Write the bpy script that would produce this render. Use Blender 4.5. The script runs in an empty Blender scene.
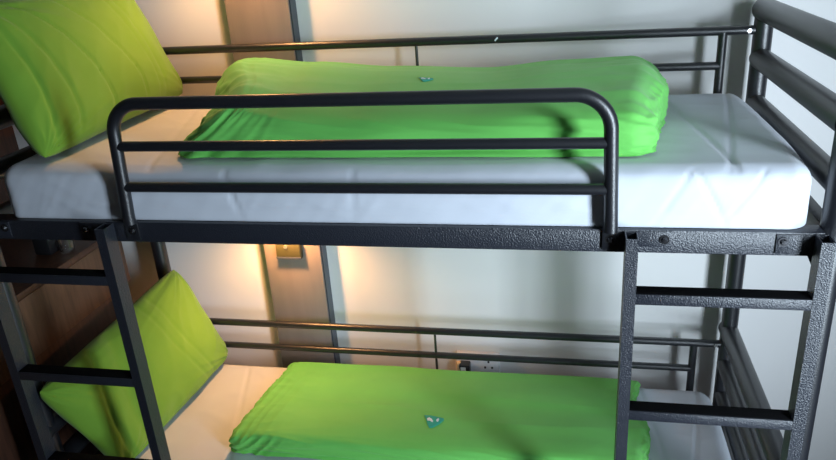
import bpy, bmesh, math, random
from mathutils import Vector, Matrix, noise, Euler

C = bpy.context.scene.collection
H = 1.35                      # height of the upper bed rail above the floor; z below is measured from that rail
def V(x, y, z): return Vector((x, y, z + H))

# ------------------------------------------------------------------ camera
F_PX, PX, PY = 713.467, 424.476, 223.05
cam_d = bpy.data.cameras.new('camera'); cam = bpy.data.objects.new('camera', cam_d); C.objects.link(cam)
cam_d.sensor_fit = 'HORIZONTAL'; cam_d.sensor_width = 36.0
cam_d.lens = F_PX * 36.0 / 836.0
cam_d.shift_x = -(PX - 418.0) / 836.0; cam_d.shift_y = (PY - 230.0) / 836.0
cam_d.clip_start = 0.02
YAW, PITCH, ROLL = -0.212, -0.3862, -0.0663
fwd = Vector((math.sin(YAW)*math.cos(PITCH), math.cos(YAW)*math.cos(PITCH), math.sin(PITCH)))
rgt = Vector((math.cos(YAW), -math.sin(YAW), 0)); upv = rgt.cross(fwd)
r2 = math.cos(ROLL)*rgt + math.sin(ROLL)*upv; u2 = -math.sin(ROLL)*rgt + math.cos(ROLL)*upv
M = Matrix((r2, u2, -fwd)).transposed().to_4x4(); M.translation = V(0.4728, -1.4149, 0.5973)
cam.matrix_world = M
bpy.context.scene.camera = cam

# ------------------------------------------------------------------ light and exposure
w = bpy.data.worlds.new('world'); bpy.context.scene.world = w; w.use_nodes = True
w.node_tree.nodes['Background'].inputs[0].default_value = (0.55, 0.7, 1.0, 1)
w.node_tree.nodes['Background'].inputs[1].default_value = 1.0
WIN_Y, WIN_Z = -1.40, 0.05        # centre of the tall narrow window in the right wall
def area(name, loc, look, sx, sy, power, col):
    l = bpy.data.lights.new(name, 'AREA'); l.shape = 'RECTANGLE'; l.size = sx; l.size_y = sy
    l.energy = power; l.color = col
    o = bpy.data.objects.new(name, l); C.objects.link(o); o.location = loc
    o.rotation_euler = (look - loc).to_track_quat('-Z', 'Y').to_euler(); return o
win_l = area('window_daylight', V(1.84, WIN_Y, WIN_Z), V(0.62, 0.15, WIN_Z), 0.34, 1.9, 26.5, (0.74, 0.88, 1.0))
win_l.data.spread = math.radians(88)
vs = bpy.context.scene.view_settings
vs.view_transform = 'Standard'; vs.look = 'None'; vs.gamma = 1.0; vs.use_curve_mapping = False
vs.exposure = 0.0
LAMP_L = 1400.0; LAMP_COL = (1.0, 0.47, 0.17)     # glow of the two reading lamp bulbs

# ------------------------------------------------------------------ materials
def mat(name, col, rough=0.6, metal=0.0, spec=0.5):
    m = bpy.data.materials.new(name); m.use_nodes = True
    b = m.node_tree.nodes['Principled BSDF']
    b.inputs['Base Color'].default_value = (*col, 1); b.inputs['Roughness'].default_value = rough
    b.inputs['Metallic'].default_value = metal; b.inputs['Specular IOR Level'].default_value = spec
    return m
def bump(m, scale, strength, dist=0.002, kind='NOISE', detail=3.0):
    nt = m.node_tree; b = nt.nodes['Principled BSDF']
    tc = nt.nodes.new('ShaderNodeTexCoord')
    t = nt.nodes.new('ShaderNodeTexNoise' if kind == 'NOISE' else 'ShaderNodeTexVoronoi')
    t.inputs['Scale'].default_value = scale
    if kind == 'NOISE': t.inputs['Detail'].default_value = detail
    bp = nt.nodes.new('ShaderNodeBump'); bp.inputs['Strength'].default_value = strength; bp.inputs['Distance'].default_value = dist
    nt.links.new(tc.outputs['Object'], t.inputs['Vector'])
    nt.links.new(t.outputs[0], bp.inputs['Height']); nt.links.new(bp.outputs['Normal'], b.inputs['Normal'])
    return m
def mottle(m, c1, c2, scale, stretch=(1, 1, 1), detail=4.0, lo=0.35, hi=0.65):
    nt = m.node_tree; b = nt.nodes['Principled BSDF']
    tc = nt.nodes.new('ShaderNodeTexCoord'); mp = nt.nodes.new('ShaderNodeMapping'); mp.inputs['Scale'].default_value = stretch
    t = nt.nodes.new('ShaderNodeTexNoise'); t.inputs['Scale'].default_value = scale; t.inputs['Detail'].default_value = detail
    r = nt.nodes.new('ShaderNodeValToRGB'); r.color_ramp.elements[0].position = lo; r.color_ramp.elements[1].position = hi
    r.color_ramp.elements[0].color = (*c1, 1); r.color_ramp.elements[1].color = (*c2, 1)
    nt.links.new(tc.outputs['Object'], mp.inputs['Vector']); nt.links.new(mp.outputs['Vector'], t.inputs['Vector'])
    nt.links.new(t.outputs['Fac'], r.inputs['Fac']); nt.links.new(r.outputs['Color'], b.inputs['Base Color'])
    return m
METAL = bump(mat('smooth_dark_enamel', (0.010, 0.011, 0.015), 0.36, 0.0, 0.9), 380, 0.4, 0.001)
HAMMER = bump(mat('hammered_dark_enamel', (0.019, 0.022, 0.032), 0.36, 0.0, 0.8), 330, 0.9, 0.0019, 'NOISE', 2.0)
BOLT = mat('dark_steel', (0.12, 0.12, 0.13), 0.25, 0.9)
STEEL = mat('bright_steel', (0.8, 0.8, 0.78), 0.25, 0.9)
SHEET = bump(mottle(mat('white_cotton_sheet', (0.78, 0.79, 0.82), 0.85), (0.61, 0.65, 0.73), (0.65, 0.69, 0.77), 6), 900, 0.15, 0.0005)
GREEN = bump(mottle(mat('green_cotton', (0.12, 0.55, 0.06), 0.8), (0.14, 0.54, 0.095), (0.155, 0.575, 0.105), 5), 900, 0.15, 0.0005)
GREEN_WARM_DIM = bump(mottle(mat('green_cotton_warm_dim_light', (0.15, 0.33, 0.03), 0.85), (0.14, 0.30, 0.018), (0.155, 0.325, 0.023), 5), 900, 0.15, 0.0005)  # pillow copy of the green cotton, warm dim light put into its colour
for m_ in (SHEET, GREEN, GREEN_WARM_DIM):
    m_.node_tree.nodes['Principled BSDF'].inputs['Sheen Weight'].default_value = 0.15
WALL = bump(mottle(mat('painted_plaster', (0.74, 0.72, 0.69), 0.7), (0.78, 0.77, 0.765), (0.81, 0.80, 0.795), 2.5), 120, 0.05, 0.001)
GREYW = mat('grey_wall_paint', (0.22, 0.21, 0.20), 0.8)
PANEL = mottle(mat('taupe_laminate', (0.17, 0.14, 0.13), 0.5), (0.225, 0.185, 0.165), (0.25, 0.205, 0.18), 30, (1, 1, 0.1))
WOOD = mottle(mat('brown_wood_laminate', (0.3, 0.14, 0.07), 0.45), (0.085, 0.042, 0.022), (0.14, 0.068, 0.036), 14, (6, 6, 0.5))
DWOOD = mottle(mat('dark_brown_wood', (0.09, 0.035, 0.018), 0.45), (0.045, 0.018, 0.010), (0.08, 0.032, 0.018), 12, (6, 6, 0.5))
FLOORM = mottle(mat('grey_vinyl', (0.16, 0.14, 0.13), 0.5), (0.07, 0.065, 0.06), (0.10, 0.09, 0.085), 8)
CEIL = mat('ceiling_paint', (0.45, 0.45, 0.44), 0.8)
PLAST = mat('white_plastic', (0.75, 0.76, 0.80), 0.35)
BLACK = mat('black_plastic', (0.012, 0.012, 0.014), 0.35)
RUBBER = mat('black_rubber', (0.004, 0.004, 0.005), 0.9, 0.0, 0.1)
HOLE = mat('socket_hole_black', (0.01, 0.01, 0.01), 0.6)
BEIGE = mat('beige_plastic', (0.6, 0.42, 0.22), 0.4)
TEAL = mat('turquoise_print', (0.01, 0.40, 0.30), 0.55)
PRINTW = mat('white_print', (0.75, 0.85, 0.9), 0.5)
TRIMD = mat('dark_edge_trim', (0.05, 0.06, 0.08), 0.4)
BRASS = mat('olive_bronze_metal', (0.045, 0.042, 0.016), 0.5, 0.0)
def glass(name, col, rough=0.02):
    m = mat(name, col, rough); m.node_tree.nodes['Principled BSDF'].inputs['Transmission Weight'].default_value = 1.0; return m
GLASS = glass('clear_glass', (0.95, 0.97, 0.97))
def emit(name, col, s):
    m = mat(name, col); b = m.node_tree.nodes['Principled BSDF']
    b.inputs['Emission Color'].default_value = (*col, 1); b.inputs['Emission Strength'].default_value = s; return m
BULB = emit('lamp_bulb_glow', LAMP_COL, LAMP_L)

# ------------------------------------------------------------------ mesh helpers
def box(bm, c, s, rot=None, bev=0.0):
    r = bmesh.ops.create_cube(bm, size=1.0)['verts']
    m = Matrix.Translation(Vector(c)) @ (rot.to_4x4() if rot else Matrix()) @ Matrix.Diagonal((*s, 1))
    bmesh.ops.transform(bm, matrix=m, verts=r)
    if bev:
        es = {e for v in r for e in v.link_edges}
        bmesh.ops.bevel(bm, geom=list(es), offset=bev, segments=2, profile=0.5, affect='EDGES')
def span(bm, x, y, z, bev=0.0):
    box(bm, ((x[0]+x[1])/2, (y[0]+y[1])/2, (z[0]+z[1])/2 + H), (x[1]-x[0], y[1]-y[0], z[1]-z[0]), None, bev)
def tube(bm, pts, r, n=20, caps=True):
    pts = [Vector(p) for p in pts]; rings = []
    t0 = (pts[1]-pts[0]).normalized(); ref = Vector((0, 0, 1)) if abs(t0.z) < 0.9 else Vector((0, 1, 0))
    nrm = (ref - t0*ref.dot(t0)).normalized()
    for i, p in enumerate(pts):
        t = (pts[min(i+1, len(pts)-1)] - pts[max(i-1, 0)]).normalized()
        nrm = (nrm - t*nrm.dot(t)).normalized(); b = t.cross(nrm)
        rings.append([bm.verts.new(p + (nrm*math.cos(a) + b*math.sin(a))*r) for a in [2*math.pi*k/n for k in range(n)]])
    for A, B in zip(rings, rings[1:]):
        for k in range(n): bm.faces.new((A[k], A[(k+1) % n], B[(k+1) % n], B[k]))
    if caps: bm.faces.new(rings[0][::-1]); bm.faces.new(rings[-1])
def cyl(bm, c, axis, r, h, n=24, r2=None):
    q = Vector(axis).to_track_quat('Z', 'Y').to_matrix().to_4x4()
    bmesh.ops.create_cone(bm, cap_ends=True, segments=n, radius1=r, radius2=r if r2 is None else r2, depth=h,
                          matrix=Matrix.Translation(Vector(c)) @ q)
def arc(c, a0, a1, r, n=10):      # arc in the XZ plane
    return [Vector((c[0] + r*math.cos(a0+(a1-a0)*i/n), c[1], c[2] + r*math.sin(a0+(a1-a0)*i/n))) for i in range(n+1)]
def build(name, bm, m, parent=None, smooth=40, origin=None):
    bmesh.ops.recalc_face_normals(bm, faces=bm.faces)
    off = Vector((0, 0, 0))
    if parent is not None: off = wloc(parent)
    elif origin is not None: off = Vector(origin)
    bmesh.ops.translate(bm, verts=bm.verts, vec=-off)
    me = bpy.data.meshes.new(name); bm.to_mesh(me); bm.free()
    for mm in (m if isinstance(m, (list, tuple)) else [m]): me.materials.append(mm)
    for p in me.polygons: p.use_smooth = True
    me.set_sharp_from_angle(angle=math.radians(smooth))
    o = bpy.data.objects.new(name, me); C.objects.link(o)
    if parent is not None: o.parent = parent
    elif origin is not None: o.location = off
    return o
def wloc(o):
    l = Vector(o.location)
    while o.parent: o = o.parent; l += Vector(o.location)
    return l
def thing(name, loc, label, cat, group=None):
    o = bpy.data.objects.new(name, None); C.objects.link(o); o.location = loc; o.empty_display_size = 0.05
    return tag(o, label, cat, group)
def tag(o, label, cat, group=None, kind=None):
    o['label'] = label; o['category'] = cat
    if group: o['group'] = group
    if kind: o['kind'] = kind
    return o
def structure(name, bm, m, parent=None):
    o = build(name, bm, m, parent)
    if parent is None: o['kind'] = 'structure'
    return o
def nb(): return bmesh.new()

# ------------------------------------------------------------------ room shell
RX0, RX1, RY0, RY1, RZ0, RZ1 = -1.56, 2.02, -1.80, 0.85, -1.35, 1.25
b = nb(); span(b, (RX0-.1, RX1+.1), (RY0-.1, RY1+.1), (RZ0-.1, RZ0)); structure('floor', b, FLOORM)
b = nb(); span(b, (RX0-.1, RX1+.1), (RY0-.1, RY1+.1), (RZ1, RZ1+.1)); structure('ceiling', b, CEIL)
b = nb(); span(b, (RX0-.1, RX1+.1), (RY1, RY1+.1), (RZ0, RZ1)); structure('wall_back', b, WALL)
b = nb(); span(b, (RX0-.1, RX0), (RY0, RY1), (RZ0, RZ1)); structure('wall_left', b, DWOOD)
b = nb(); span(b, (RX0-.1, RX1+.1), (RY0-.1, RY0), (RZ0, RZ1)); structure('wall_front', b, GREYW)
wy0, wy1, wz0, wz1 = WIN_Y-.26, WIN_Y+.26, WIN_Z-1.02, WIN_Z+1.02
b = nb()
span(b, (RX1, RX1+.1), (RY0, wy0), (RZ0, RZ1)); span(b, (RX1, RX1+.1), (wy1, RY1), (RZ0, RZ1))
span(b, (RX1, RX1+.1), (wy0, wy1), (RZ0, wz0)); span(b, (RX1, RX1+.1), (wy0, wy1), (wz1, RZ1))
structure('wall_right', b, GREYW)
b = nb()
span(b, (RX1+.02, RX1+.07), (wy0, wy0+.03), (wz0, wz1)); span(b, (RX1+.02, RX1+.07), (wy1-.03, wy1), (wz0, wz1))
span(b, (RX1+.02, RX1+.07), (wy0+.03, wy1-.03), (wz0, wz0+.03)); span(b, (RX1+.02, RX1+.07), (wy0+.03, wy1-.03), (wz1-.03, wz1))
win = structure('window_1', b, PLAST)
b = nb(); span(b, (RX1+.04, RX1+.046), (wy0+.03, wy1-.03), (wz0+.03, wz1-.03)); build('pane', b, GLASS, win)
# taupe panel running up the back wall
b = nb(); span(b, (-.607, -.393), (.797, RY1), (RZ0, RZ1), 0.002); pn = structure('trim_1', b, PANEL)
b = nb(); span(b, (-.3925, -.388), (.803, RY1), (RZ0, RZ1)); build('edge_strip', b, TRIMD, pn)

# ------------------------------------------------------------------ bunk bed
W = 0.753; XP = 1.0; YF = 0.032; YB = W
bed = thing('bunk_bed', (0, 0.39, 0), 'dark grey tubular metal bunk bed with two ladders against the white wall', 'bunk bed')
ends = {}
for s in (-1, 1):
    for y in (YF, YB):
        b = nb(); tube(b, [V(s*XP, y, -1.345), V(s*XP, y, .344)], 0.0255, 28); pst = build('post', b, METAL, bed)
        b = nb(); cyl(b, V(s*XP, y, -1.3425), (0, 0, 1), 0.029, 0.015); build('foot_cap', b, BLACK, pst)
    for z, r in ((.344, .031), (.213, .029), (.088, .026), (-.67, .029), (-.795, .027), (-.915, .024)):
        b = nb()
        e = 0.03 if z > .3 or abs(z+.67) < .01 else 0.0
        ys = [YF-e, YF-e*.8, YB+e*.8, YB+e]
        if e:
            tube(b, [V(s*XP, YF-e, z), V(s*XP, YB+e, z)], r, 28)
            bmesh.ops.bevel(b, geom=[ed for ed in b.edges if len(ed.link_faces) == 2 and any(len(f.verts) > 4 for f in ed.link_faces)],
                            offset=.012, segments=4, profile=.5, affect='EDGES')
        else:
            tube(b, [V(s*XP, YF, z), V(s*XP, YB, z)], r, 28)
        build('end_rail', b, METAL, bed)
    for z in (-.026, -1.036):
        b = nb(); span(b, (s*XP-.015, s*XP+.015), (YF+.02, YB-.02), (z-.026, z+.02), .002); build('end_beam', b, METAL, bed)
def bolt(x, y, z, parent, r=.0075, m=None):
    b = nb(); cyl(b, V(x, y-.001, z), (0, 1, 0), r*1.35, .003); cyl(b, V(x, y-.004, z), (0, -1, 0), r, .006, 24, r*.55)
    cyl(b, V(x, y-.0073, z), (0, 1, 0), r*.35, .001, 6)
    return build('bolt', b, m or BOLT, parent)
for z0 in (0.0, -1.01):
    for front in (True, False):
        y0, y1 = (0.0, 0.045) if front else (W-.02, W+.02)
        b = nb(); span(b, (-.976, .976), (y0, y1), (z0-.052, z0), .003)
        sb = build('side_beam', b, HAMMER, bed)
        if front:
            for s in (-1, 1):
                # flat bracket plates with their bolts
                b = nb(); span(b, (min(s*.886, s*.970), max(s*.886, s*.970)), (-.0035, .001), (z0-.046, z0-.004), .001)
                pl = build('bracket_plate', b, HAMMER, sb); bolt(s*.899, -.003, z0-.019, sb)
                b = nb(); span(b, (min(s*.616, s*.686), max(s*.616, s*.686)), (-.0035, .001), (z0-.036, z0-.002), .001)
                build('bracket_plate', b, HAMMER, sb); bolt(s*.672, -.003, z0-.019, sb)
                # triangular gusset under the beam end
                b = nb()
                vs_ = [b.verts.new(V(s*x, y, z0+z)) for y in (.012, .018) for x, z in ((.950, -.05), (.976, -.05), (.976, -.105))]
                b.faces.new(vs_[:3]); b.faces.new(vs_[3:][::-1])
                for i in range(3): b.faces.new((vs_[i], vs_[(i+1) % 3], vs_[3+(i+1) % 3], vs_[3+i]))
                build('gusset', b, METAL, sb)
    for k in range(9):
        x = -.84 + .21*k
        b = nb(); span(b, (x-.02, x+.02), (.045, W-.02), (z0-.022, z0-.004), .002); build('slat', b, METAL, bed)
# back guard rails of both bunks
for zt, zl, zb in ((.291, .194, -.0), (-.722, -.822, -1.01)):
    b = nb(); tube(b, [V(-XP, W, zt), V(XP, W, zt)], .0128)
    gr = build('back_rail', b, METAL, bed)
    b = nb(); tube(b, [V(-.896, W, zl), V(.896, W, zl)], .0118); build('lower_bar', b, METAL, gr)
    for x in (-.896, .896):
        b = nb(); tube(b, [V(x, W, zb-.001), V(x, W, zt)], .0125); build('upright', b, METAL, gr)
    b = nb(); tube(b, [V(.017, W, zb-.001), V(.017, W, zt)], .0045, 12); build('tie_rod', b, METAL, gr)
    for x in (-.962, .962):
        b = nb(); cyl(b, V(x, W-.0125, zt), (0, 1, 0), .006, .006, 16); build('bolt', b, STEEL, gr)
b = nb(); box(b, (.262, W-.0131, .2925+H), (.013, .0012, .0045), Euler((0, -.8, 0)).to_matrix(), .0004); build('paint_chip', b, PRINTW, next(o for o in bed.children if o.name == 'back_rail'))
# front guard rail of the upper bunk
XL, XR, ZT, RB = -.531, .557, .2875, .072
b = nb()
path = [V(XL-.012, 0.0, .0)] + [V(XL-.012, 0.0, .02)]
path += arc(V(XL+RB, 0, ZT-RB), math.pi, math.pi/2, RB, 14) + arc(V(XR-RB, 0, ZT-RB), math.pi/2, 0, RB, 14)
path += [V(XR+.006, 0, .02), V(XR+.006, 0, .0)]
path = [p + Vector((0, -.010, 0)) for p in path]
tube(b, path, .0145, 24)
guard = build('guard_rail', b, METAL, bed)
for z in (.190, .0925):
    b = nb(); tube(b, [V(XL-.003, -.010, z), V(XR+.002, -.010, z)], .0118); build('cross_bar', b, METAL, guard)
for x in (XL-.014, XR+.006):
    b = nb(); span(b, (x-.016, x+.016), (-.006, -.0002), (-.044, .006), .001); build('foot_plate', b, METAL, guard)
    bolt(x, -.004, -.020, guard)
# two ladders hooked on the front
for s in (-1, 1):
    lad = None
    for k, (xa, xb) in enumerate(((.592, .617), (.956, .982))):
        b = nb()
        x0, x1 = sorted((s*xa, s*xb)); y0, y1, zt = -.045, -.0045, -.002; t = .002
        # open square tube: four walls
        span(b, (x0, x1), (y0, y0+t), (-1.345, zt)); span(b, (x0, x1), (y1-t, y1), (-1.345, zt))
        span(b, (x0, x0+t), (y0+t, y1-t), (-1.345, zt)); span(b, (x1-t, x1), (y0+t, y1-t), (-1.345, zt))
        if lad is None:
            lad = thing('x', (0, 0.0, 0), 'x', 'x'); lad.name = 'ladder'; lad.parent = bed
            for kk in list(lad.keys()): del lad[kk]
            lad.location = (0, -.39, 0)
        build('stile', b, HAMMER, lad)
    for z in (-.127, -.421, -.715, -1.009):
        b = nb(); x0, x1 = sorted((s*.6165, s*.9565))
        span(b, (x0, x1), (-.0445, -.0055), (z-.0245, z), .0012)
        nf = len(b.faces); span(b, (x0+.001, x1-.001), (-.0415, -.0065), (z-.001, z+.0012), .0004)
        b.faces.ensure_lookup_table()
        for f in b.faces[nf:]: f.material_index = 1
        build('rung', b, (HAMMER, RUBBER), lad)

# ------------------------------------------------------------------ soft furnishings
def fbm(x, y, z=0.0): return noise.noise(Vector((x, y, z)))
def ridge(x, y, z=0.0): return 1 - 2*abs(noise.noise(Vector((x, y, z))))
def rounded(nx, ny, nz, hx, hy, hz, r, foot=True):
    """grid box of half sizes hx,hy,hz with corner radius r, centred on the origin"""
    bm = bmesh.new(); cache = {}
    def vert(i, j, k):
        key = (i, j, k)
        if key in cache: return cache[key]
        def cl(t, h):      # denser sampling near the edges
            s = -1 + 2*t; return h*(math.sin(s*math.pi/2)*.35 + s*.65)
        p = Vector((cl(i/nx, hx), cl(j/ny, hy), cl(k/nz, hz)))
        q = Vector((max(-hx+r, min(hx-r, p.x)), max(-hy+r, min(hy-r, p.y)), max(-hz+(r if not foot else 0), min(hz-r, p.z))))
        d = p - q
        if d.length > 1e-7: p = q + d.normalized()*(r if (k > 0 or (i in (0, nx) or j in (0, ny))) else 0)
        if foot and k == 0: p.z = -hz
        cache[key] = bm.verts.new(p); return cache[key]
    for i in range(nx):
        for j in range(ny):
            for k in (0, nz): bm.faces.new((vert(i, j, k), vert(i+1, j, k), vert(i+1, j+1, k), vert(i, j+1, k)))
    for i in range(nx):
        for k in range(nz):
            for j in (0, ny): bm.faces.new((vert(i, j, k), vert(i+1, j, k), vert(i+1, j, k+1), vert(i, j, k+1)))
    for j in range(ny):
        for k in range(nz):
            for i in (0, nx): bm.faces.new((vert(i, j, k), vert(i, j+1, k), vert(i, j+1, k+1), vert(i, j, k+1)))
    bmesh.ops.recalc_face_normals(bm, faces=bm.faces); bm.normal_update(); return bm
def smooth01(a, b, x):
    t = max(0, min(1, (x-a)/(b-a))); return t*t*(3-2*t)
def crease(d, w_): return math.exp(-(d/w_)**2)

def mattress(x0, x1, y0, y1, z0, z1, seed, label):
    hx, hy, hz = (x1-x0)/2, (y1-y0)/2, (z1-z0)/2
    bm = rounded(260, 90, 22, hx, hy, hz, .046)
    cx, cy, cz = (x0+x1)/2, (y0+y1)/2, (z0+z1)/2
    nm = {v: v.normal.copy() for v in bm.verts}
    for v in bm.verts:
        p = v.co; n = nm[v]; side = smooth01(.3, .9, -n.y) ; top = smooth01(.5, .95, n.z)
        d = .0035*fbm(p.x*3+seed, p.y*4, p.z*5)
        # pulls on the tucked front side
        d += side*(.0035*ridge(p.x*9+p.z*14+seed, p.z*5, 3.1) + .0025*ridge(p.x*22-p.z*16, seed, p.z*4))*(.3+.7*smooth01(.0, -.06, p.z))
        for cxr, sl, dep in ((-.60, .12, .006), (-.31, -.3, .008), (-.02, .05, .006), (.66, .6, .006), (.735, -.55, .007), (.80, .75, .005)):
            d -= side*dep*crease(p.x - cxr - sl*p.z, .0045)*.55
        d += top*(.0022*ridge(p.x*6+p.y*5+seed, p.y*9, .3))
        for cxr, sl, dep in ((.74, .13, .004), (.83, -.18, .003), (-.62, .3, .003)):
            d -= top*dep*crease(p.x - cxr + sl*p.y, .006)
        if p.z < -hz*.5: d *= .3
        v.co = p + n*(d - .004*top)
        # softly sagging rounded end
        v.co.x -= (.016*smooth01(hx-.2, hx, p.x)*(abs(p.y)/hy)**3) - (.014*smooth01(hx-.2, hx, -p.x)*(abs(p.y)/hy)**3)
        v.co.z = max(min(v.co.z, hz), -hz)
    bmesh.ops.translate(bm, verts=bm.verts, vec=V(cx, cy, cz))
    o = build('mattress', bm, SHEET, None, 60, V(cx, cy, z0))
    return tag(o, label, 'mattress', 'sheeted mattresses')
m1 = mattress(-.915, .966, .014, .728, .001, .131, 1.3, 'white sheeted mattress of the upper bunk behind the looped guard rail')
m2 = mattress(-.915, .966, .014, .728, -1.009, -.872, 7.7, 'white sheeted mattress of the lower bunk, under the green duvet')

def cushion(name, P, T, nu, nv, disp, m, bulge=(0, 0), pinch=.022, flat=None):
    """P: four corners (u-,v-),(u+,v-),(u+,v+),(u-,v+); T: thickness; disp(u,v,side)->offset along the normal"""
    P = [Vector(p) for p in P]; bm = bmesh.new(); N = ((P[1]-P[0]).cross(P[3]-P[0])).normalized()
    def at(u, v):
        uu = u*(1-pinch*(1-v*v)*abs(u)**3); vv = v*(1-pinch*1.3*(1-u*u)*abs(v)**3)
        k = 1-.045*(u*v)**6; uu *= k; vv *= k
        a, c = (uu+1)/2, (vv+1)/2
        return (P[0]*(1-a)+P[1]*a)*(1-c) + (P[3]*(1-a)+P[2]*a)*c
    def th(u, v): return T/2*((1-abs(u)**3.2)*(1-abs(v)**3.2))**.55
    g = {}
    for s in (1, -1):
        for i in range(nu+1):
            for j in range(nv+1):
                edge = i in (0, nu) or j in (0, nv)
                if edge and s == -1: g[(s, i, j)] = g[(1, i, j)]; continue
                u = math.sin((-1+2*i/nu)*math.pi/2)*.6+(-1+2*i/nu)*.4; v = math.sin((-1+2*j/nv)*math.pi/2)*.6+(-1+2*j/nv)*.4
                p = at(u, v) + N*s*th(u, v)
                fall = min(1.0, th(u, v)/(T*.12))
                p += N*s*disp(u, v, s)*(fall if not edge else 0)
                g[(s, i, j)] = bm.verts.new(p)
        for i in range(nu):
            for j in range(nv):
                q = [g[(s, i, j)], g[(s, i+1, j)], g[(s, i+1, j+1)], g[(s, i, j+1)]]
                bm.faces.new(q if s == 1 else q[::-1])
    return bm
def radial(u, v, cu, cv, k, seed):
    a = math.atan2(v-cv, u-cu); d = math.hypot(u-cu, v-cv)
    return ridge(a*k+seed, d*.8, seed)*math.exp(-d*1.7)*smooth01(0, .12, d)
def pillow(P, T, seed, creases, label):
    def disp(u, v, s):
        d = .006*fbm(u*1.8+seed, v*1.8, s)
        for cu in (-1, 1):
            for cv in (-1, 1): d += .009*radial(u, v, cu, cv, 4.5, seed+cu*2+cv)
        d += .003*ridge(u*3+seed, v*2-u*2, 1.7)
        if s == 1:
            for c0, k1, k2, dep, wd in creases: d -= dep*crease(u-(c0+k1*v+k2*v*v), wd)*smooth01(-1.0, -.7, v)
        return d
    bm = cushion('pillow', P, T, 130, 90, disp, GREEN_WARM_DIM)
    zmin = min(v.co.z for v in bm.verts)
    c = sum((Vector(p) for p in P), Vector())/4
    o = build('pillow', bm, GREEN_WARM_DIM, None, 80, (c.x, c.y, zmin))
    return tag(o, label, 'pillow', 'green pillows')
pillow([V(-.765, .025, .140), V(-.765, .738, .150), V(-.930, .730, .530), V(-.955, .090, .495)], .15, 2.2,
       ((-.26, -.25, -.22, .007, .012), (.14, -.30, -.22, .007, .011), (-.60, -.1, -.15, .005, .022), (-.80, .0, -.1, .005, .02), (.45, -.1, -.1, .003, .012), (.55, -.1, -.1, .003, .012)),
       'green pillow leaning at the head of the upper bunk')
pillow([V(-.845, .095, -.865), V(-.785, .735, -.855), V(-.92, .705, -.465), V(-.945, -.030, -.500)], .13, 8.4,
       ((-.50, .22, .1, .012, .09), (.25, -.1, .1, .003, .02), (.40, -.1, .1, .003, .02), (-.75, .2, .1, .006, .03)), 'green pillow leaning at the head of the lower bunk')

def duvet(x0, x1, y0, y1, z0, hgt, hfun, r, seed, label, shear, tagpos, tagrot, tsx, tsy):
    hx, hy, hz = (x1-x0)/2, (y1-y0)/2, hgt/2
    bm = rounded(230, 110, 26, hx, hy, hz, r)
    cx, cy = (x0+x1)/2, (y0+y1)/2
    nm = {v: v.normal.copy() for v in bm.verts}
    for v in bm.verts:
        p = v.co.copy(); n = nm[v]; f = (p.z+hz)/(2*hz)
        side = smooth01(.3, .9, -n.y); top = smooth01(.4, .95, n.z)
        X = p.x + cx; Y = p.y + cy
        # folds along the length on top, pulls on the front, radiating creases at the ends
        d = .006*fbm(X*2.2+seed, Y*3, f) + top*.005*ridge(X*1.3+seed, Y*13, .4)
        d += side*.006*ridge(X*5+f*2+seed, f*3, 2.0)
        eL = math.exp(-((p.x+hx)/.16)**2); eR = math.exp(-((p.x-hx)/.12)**2)
        d += eL*(side*.011+top*.003)*ridge(X*26-f*2.2, f*.7+seed, 5.0) + eR*side*.008*ridge(X*14+f*5, f*2+seed, 6.0)
        end = smooth01(.5, .95, abs(n.x)); d += end*(.009*ridge(Y*14+seed, f*4, 1.1) + .006*ridge(Y*33+seed, f*5, 2.1)) + (eL+eR)*top*.004*ridge(X*11+Y*3, Y*17+seed, .9)
        # thin tucked hem line near the base
        d -= .006*crease(f-.16, .05)*max(side, end)
        if n.z < -.5: d = 0
        q = p + n*d
        zz = z0 + (q.z+hz)/(2*hz)*hgt*hfun(X, Y)
        xx = q.x + cx + shear(X, Y, f)
        v.co = Vector((xx, q.y + cy + .008*fbm(X*4, seed, f*2)*(1-abs(p.y)/hy*.2), max(zz, z0) + H))
    o = build('duvet', bm, GREEN, None, 80, V(cx, cy, z0))
    tag(o, label, 'duvet', 'folded green duvets')
    # printed patch lying on the cover
    bpy.context.view_layer.update()
    def drop(x, y, lift):
        hit, loc, nn, _ = o.ray_cast(Vector((x-cx, y-cy, 1.0)), Vector((0, 0, -1)))
        return Vector((x, y, (loc.z if hit else 0)+z0+H+lift))
    def flat(outline, lift, name, m, parent):
        b = nb(); ca, sa = math.cos(tagrot), math.sin(tagrot)
        pts = [(tagpos[0]+ca*a-sa*c_, tagpos[1]+sa*a+ca*c_) for a, c_ in [(p_*tsx, q_*tsy) for p_, q_ in outline]]
        cen = (sum(p[0] for p in pts)/len(pts), sum(p[1] for p in pts)/len(pts))
        topv = [b.verts.new(drop(*p, lift)) for p in pts]; botv = [b.verts.new(drop(*p, lift-.002)) for p in pts]
        ct = b.verts.new(drop(*cen, lift+.001)); n_ = len(pts)
        for i in range(n_):
            b.faces.new((topv[i], topv[(i+1) % n_], ct)); b.faces.new((topv[i], botv[i], botv[(i+1) % n_], topv[(i+1) % n_]))
        return build(name, b, m, parent)
    patch = flat([(-.036, .020), (-.015, .021), (.012, .016), (.033, .012), (.034, .004), (.022, -.012), (.004, -.028), (-.006, -.029), (-.014, -.020), (-.026, .004)], .003, 'logo_patch', TEAL, o)
    flat([(-.022, .006), (-.016, .010), (-.008, .006), (.001, -.003), (-.001, -.009), (-.010, -.003), (-.020, -.002)], .0045, 'logo_mark', PRINTW, patch)
    flat([(.010, .004), (.016, .010), (.019, .004), (.017, -.005), (.011, -.003)], .0045, 'logo_mark', PRINTW, patch)
    return o
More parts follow.
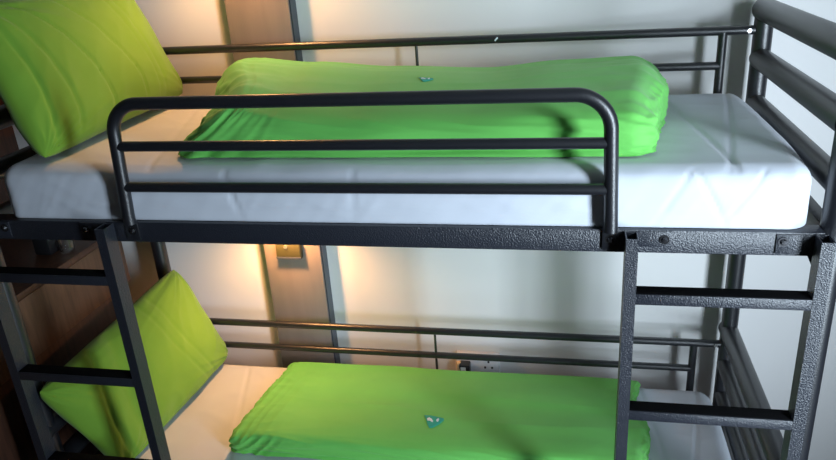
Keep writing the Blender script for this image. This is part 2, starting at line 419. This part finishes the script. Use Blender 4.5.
def lerp_tab(tab, x):
    if x <= tab[0][0]: return tab[0][1]
    for (a, va), (c_, vc) in zip(tab, tab[1:]):
        if x <= c_: t = (x-a)/(c_-a); t = t*t*(3-2*t); return va+(vc-va)*t
    return tab[-1][1]
def h_up(X, Y):
    a = lerp_tab([(-.60, .62), (-.50, .95), (-.38, 1.12), (-.2, 1.0), (.0, .86), (.25, .79), (.45, .90), (.6, .92), (.70, .76)], X)
    return a*lerp_tab([(.08, .72), (.22, .90), (.42, 1.0), (.58, .93), (.70, .72)], Y)
def s_up(X, Y, f):
    return -.10*smooth01(.2, .7, Y)*smooth01(.2, -.5, X) + .05*smooth01(.15, .4, Y)*smooth01(.4, .7, X) + .03*(f-.3)*smooth01(-.2, -.5, X) + .10*max(f-.15, 0)*smooth01(-.15, -.45, X)*smooth01(.45, .15, Y)
duvet(-.444, .652, .085, .700, .1325, .140, h_up, .055, 3.3,
      'folded green duvet on the upper bunk, behind the looped guard rail', s_up, (.118, .362), .05, .55, .75)
def h_lo(X, Y):
    return lerp_tab([(-.55, .8), (-.4, .95), (0, 1.0), (.5, 1.0), (.72, .85)], X)*lerp_tab([(.2, .95), (.29, 1.0), (.5, .72), (.70, .30)], Y)
def s_lo(X, Y, f): return .03*smooth01(.2, .7, Y)*smooth01(.2, -.5, X) + .012*math.sin(Y*19)*smooth01(.5, .7, X)
duvet(-.545, .705, .225, .715, -.8705, .072, h_lo, .026, 9.1,
      'folded green duvet on the lower bunk, with turquoise patch', s_lo, (.078, .356), .0, .92, 1.3)

# ------------------------------------------------------------------ reading lamps on the taupe panel
def lamp(zb, label):
    x = -.504
    t = thing('reading_lamp', V(x, .80, zb), label, 'lamp', 'bunk reading lamps')
    b = nb(); span(b, (x-.046, x+.046), (.771, .7995), (zb, zb+.062), .003); bx = build('mount_box', b, BRASS, t)
    b = nb(); span(b, (x-.047, x+.047), (.7695, .7725), (zb+.002, zb+.010), .0005); build('trim_lip', b, TRIMD, bx)
    b = nb(); cyl(b, V(x-.006, .769, zb+.050), (0, 1, 0), .007, .006, 20); build('switch_button', b, STEEL, bx)
    b = nb(); tube(b, [V(x, .79, zb+.055), V(x, .785, zb+.20), V(x, .75, zb+.228), V(x, .69, zb+.219)], .005, 12); build('arm', b, BRASS, t)
    b = nb(); n = 32
    prof = [(.010, .046), (.030, .038), (.044, -.025), (.0465, -.025), (.033, .041), (.010, .049)]
    rings = [[b.verts.new(V(x+r*math.cos(2*math.pi*k/n), .69+r*math.sin(2*math.pi*k/n), zb+.172+z)) for k in range(n)] for r, z in prof]
    for A, B in zip(rings, rings[1:]):
        for k in range(n): b.faces.new((A[k], A[(k+1) % n], B[(k+1) % n], B[k]))
    b.faces.new(rings[0]); b.faces.new(rings[-1])
    build('lamp_shade', b, BRASS, t)
    b = nb(); bmesh.ops.create_uvsphere(b, u_segments=20, v_segments=12, radius=.018, matrix=Matrix.Translation(V(x, .69, zb+.172)))
    build('bulb', b, BULB, t)
lamp(-.462, 'small bronze reading lamp on the taupe panel over the lower bunk')
lamp(.56, 'small bronze reading lamp on the taupe panel over the upper bunk')

# ------------------------------------------------------------------ wall socket and plug
sk = thing('wall_socket', V(.158, RY1, -.905), 'white double wall socket low on the wall behind the lower bunk', 'socket')
b = nb(); span(b, (.078, .238), (RY1-.028, RY1-.0005), (-.948, -.858), .004); fp = build('face_plate', b, PLAST, sk)
b = nb()
for dx, dz in ((0, .016), (-.013, -.008), (.013, -.008)):
    span(b, (.198+dx-.0035, .198+dx+.0035), (RY1-.0295, RY1-.027), (-.902+dz-.004, -.902+dz+.004))
build('socket_hole', b, HOLE, fp)
for x in (.140, .176):
    b = nb(); span(b, (x-.006, x+.006), (RY1-.032, RY1-.027), (-.878, -.866), .001); build('switch', b, PLAST, fp)
pg = thing('power_plug', V(.105, RY1-.03, -.905), 'black power plug with white face in the wall socket', 'plug')
b = nb(); span(b, (.092, .132), (RY1-.066, RY1-.0285), (-.94, -.882), .005); build('plug_body', b, BLACK, pg)
b = nb(); span(b, (.099, .118), (RY1-.069, RY1-.0655), (-.934, -.889), .002); build('face_label', b, PLAST, pg)
b = nb(); cyl(b, V(.089, RY1-.045, -.903), (1, .3, 0), .022, .014, 24); build('side_knob', b, BEIGE, pg)

# ------------------------------------------------------------------ wooden cabinet beyond the head of the bed
cab = thing('wooden_cabinet', (-1.32, .2, 0), 'brown wooden cabinet standing beyond the head of the bunk bed', 'cabinet')
cx0, cx1, cy0, cy1, ct = -1.54, -1.10, -.35, .69, -.31
b = nb(); span(b, (cx0, cx1), (cy0, cy1), (ct-.022, ct), .002); build('top', b, DWOOD, cab)
b = nb(); span(b, (cx1-.02, cx1-.001), (cy0, cy1), (-.525, ct-.023), .002); build('side_panel', b, WOOD, cab)
b = nb(); span(b, (cx1-.05, cx1-.022), (cy0, cy1), (-1.345, -.5), .002); build('lower_panel', b, DWOOD, cab)
b = nb(); span(b, (cx0, cx1-.05), (cy1-.02, cy1-.001), (-1.345, ct-.023)); build('back_panel', b, WOOD, cab)
b = nb(); span(b, (cx0, cx1-.05), (cy0+.001, cy0+.02), (-1.345, ct-.023)); build('door', b, WOOD, cab)
# items on the cabinet
b = nb(); span(b, (-1.245, -1.185), (.44, .50), (ct, ct+.075), .006)
tag(build('small_box', b, BLACK, None, 40, V(-1.215, .47, ct)), 'small black box on the wooden cabinet beside the clear glass', 'box')
b = nb(); n = 28; x, y = -1.148, .475
prof = [(.0005, 0), (.022, 0), (.027, .07), (.0255, .07), (.0205, .006), (.0005, .006)]
rings = [[b.verts.new(V(x+r*math.cos(2*math.pi*k/n), y+r*math.sin(2*math.pi*k/n), ct+z)) for k in range(n)] for r, z in prof]
for A, B in zip(rings, rings[1:]):
    for k in range(n): b.faces.new((A[k], A[(k+1) % n], B[(k+1) % n], B[k]))
b.faces.new(rings[0][::-1]); b.faces.new(rings[-1])
tag(build('drinking_glass', b, GLASS, None, 40, V(x, y, ct)), 'small clear glass on the wooden cabinet beside the black box', 'glass')
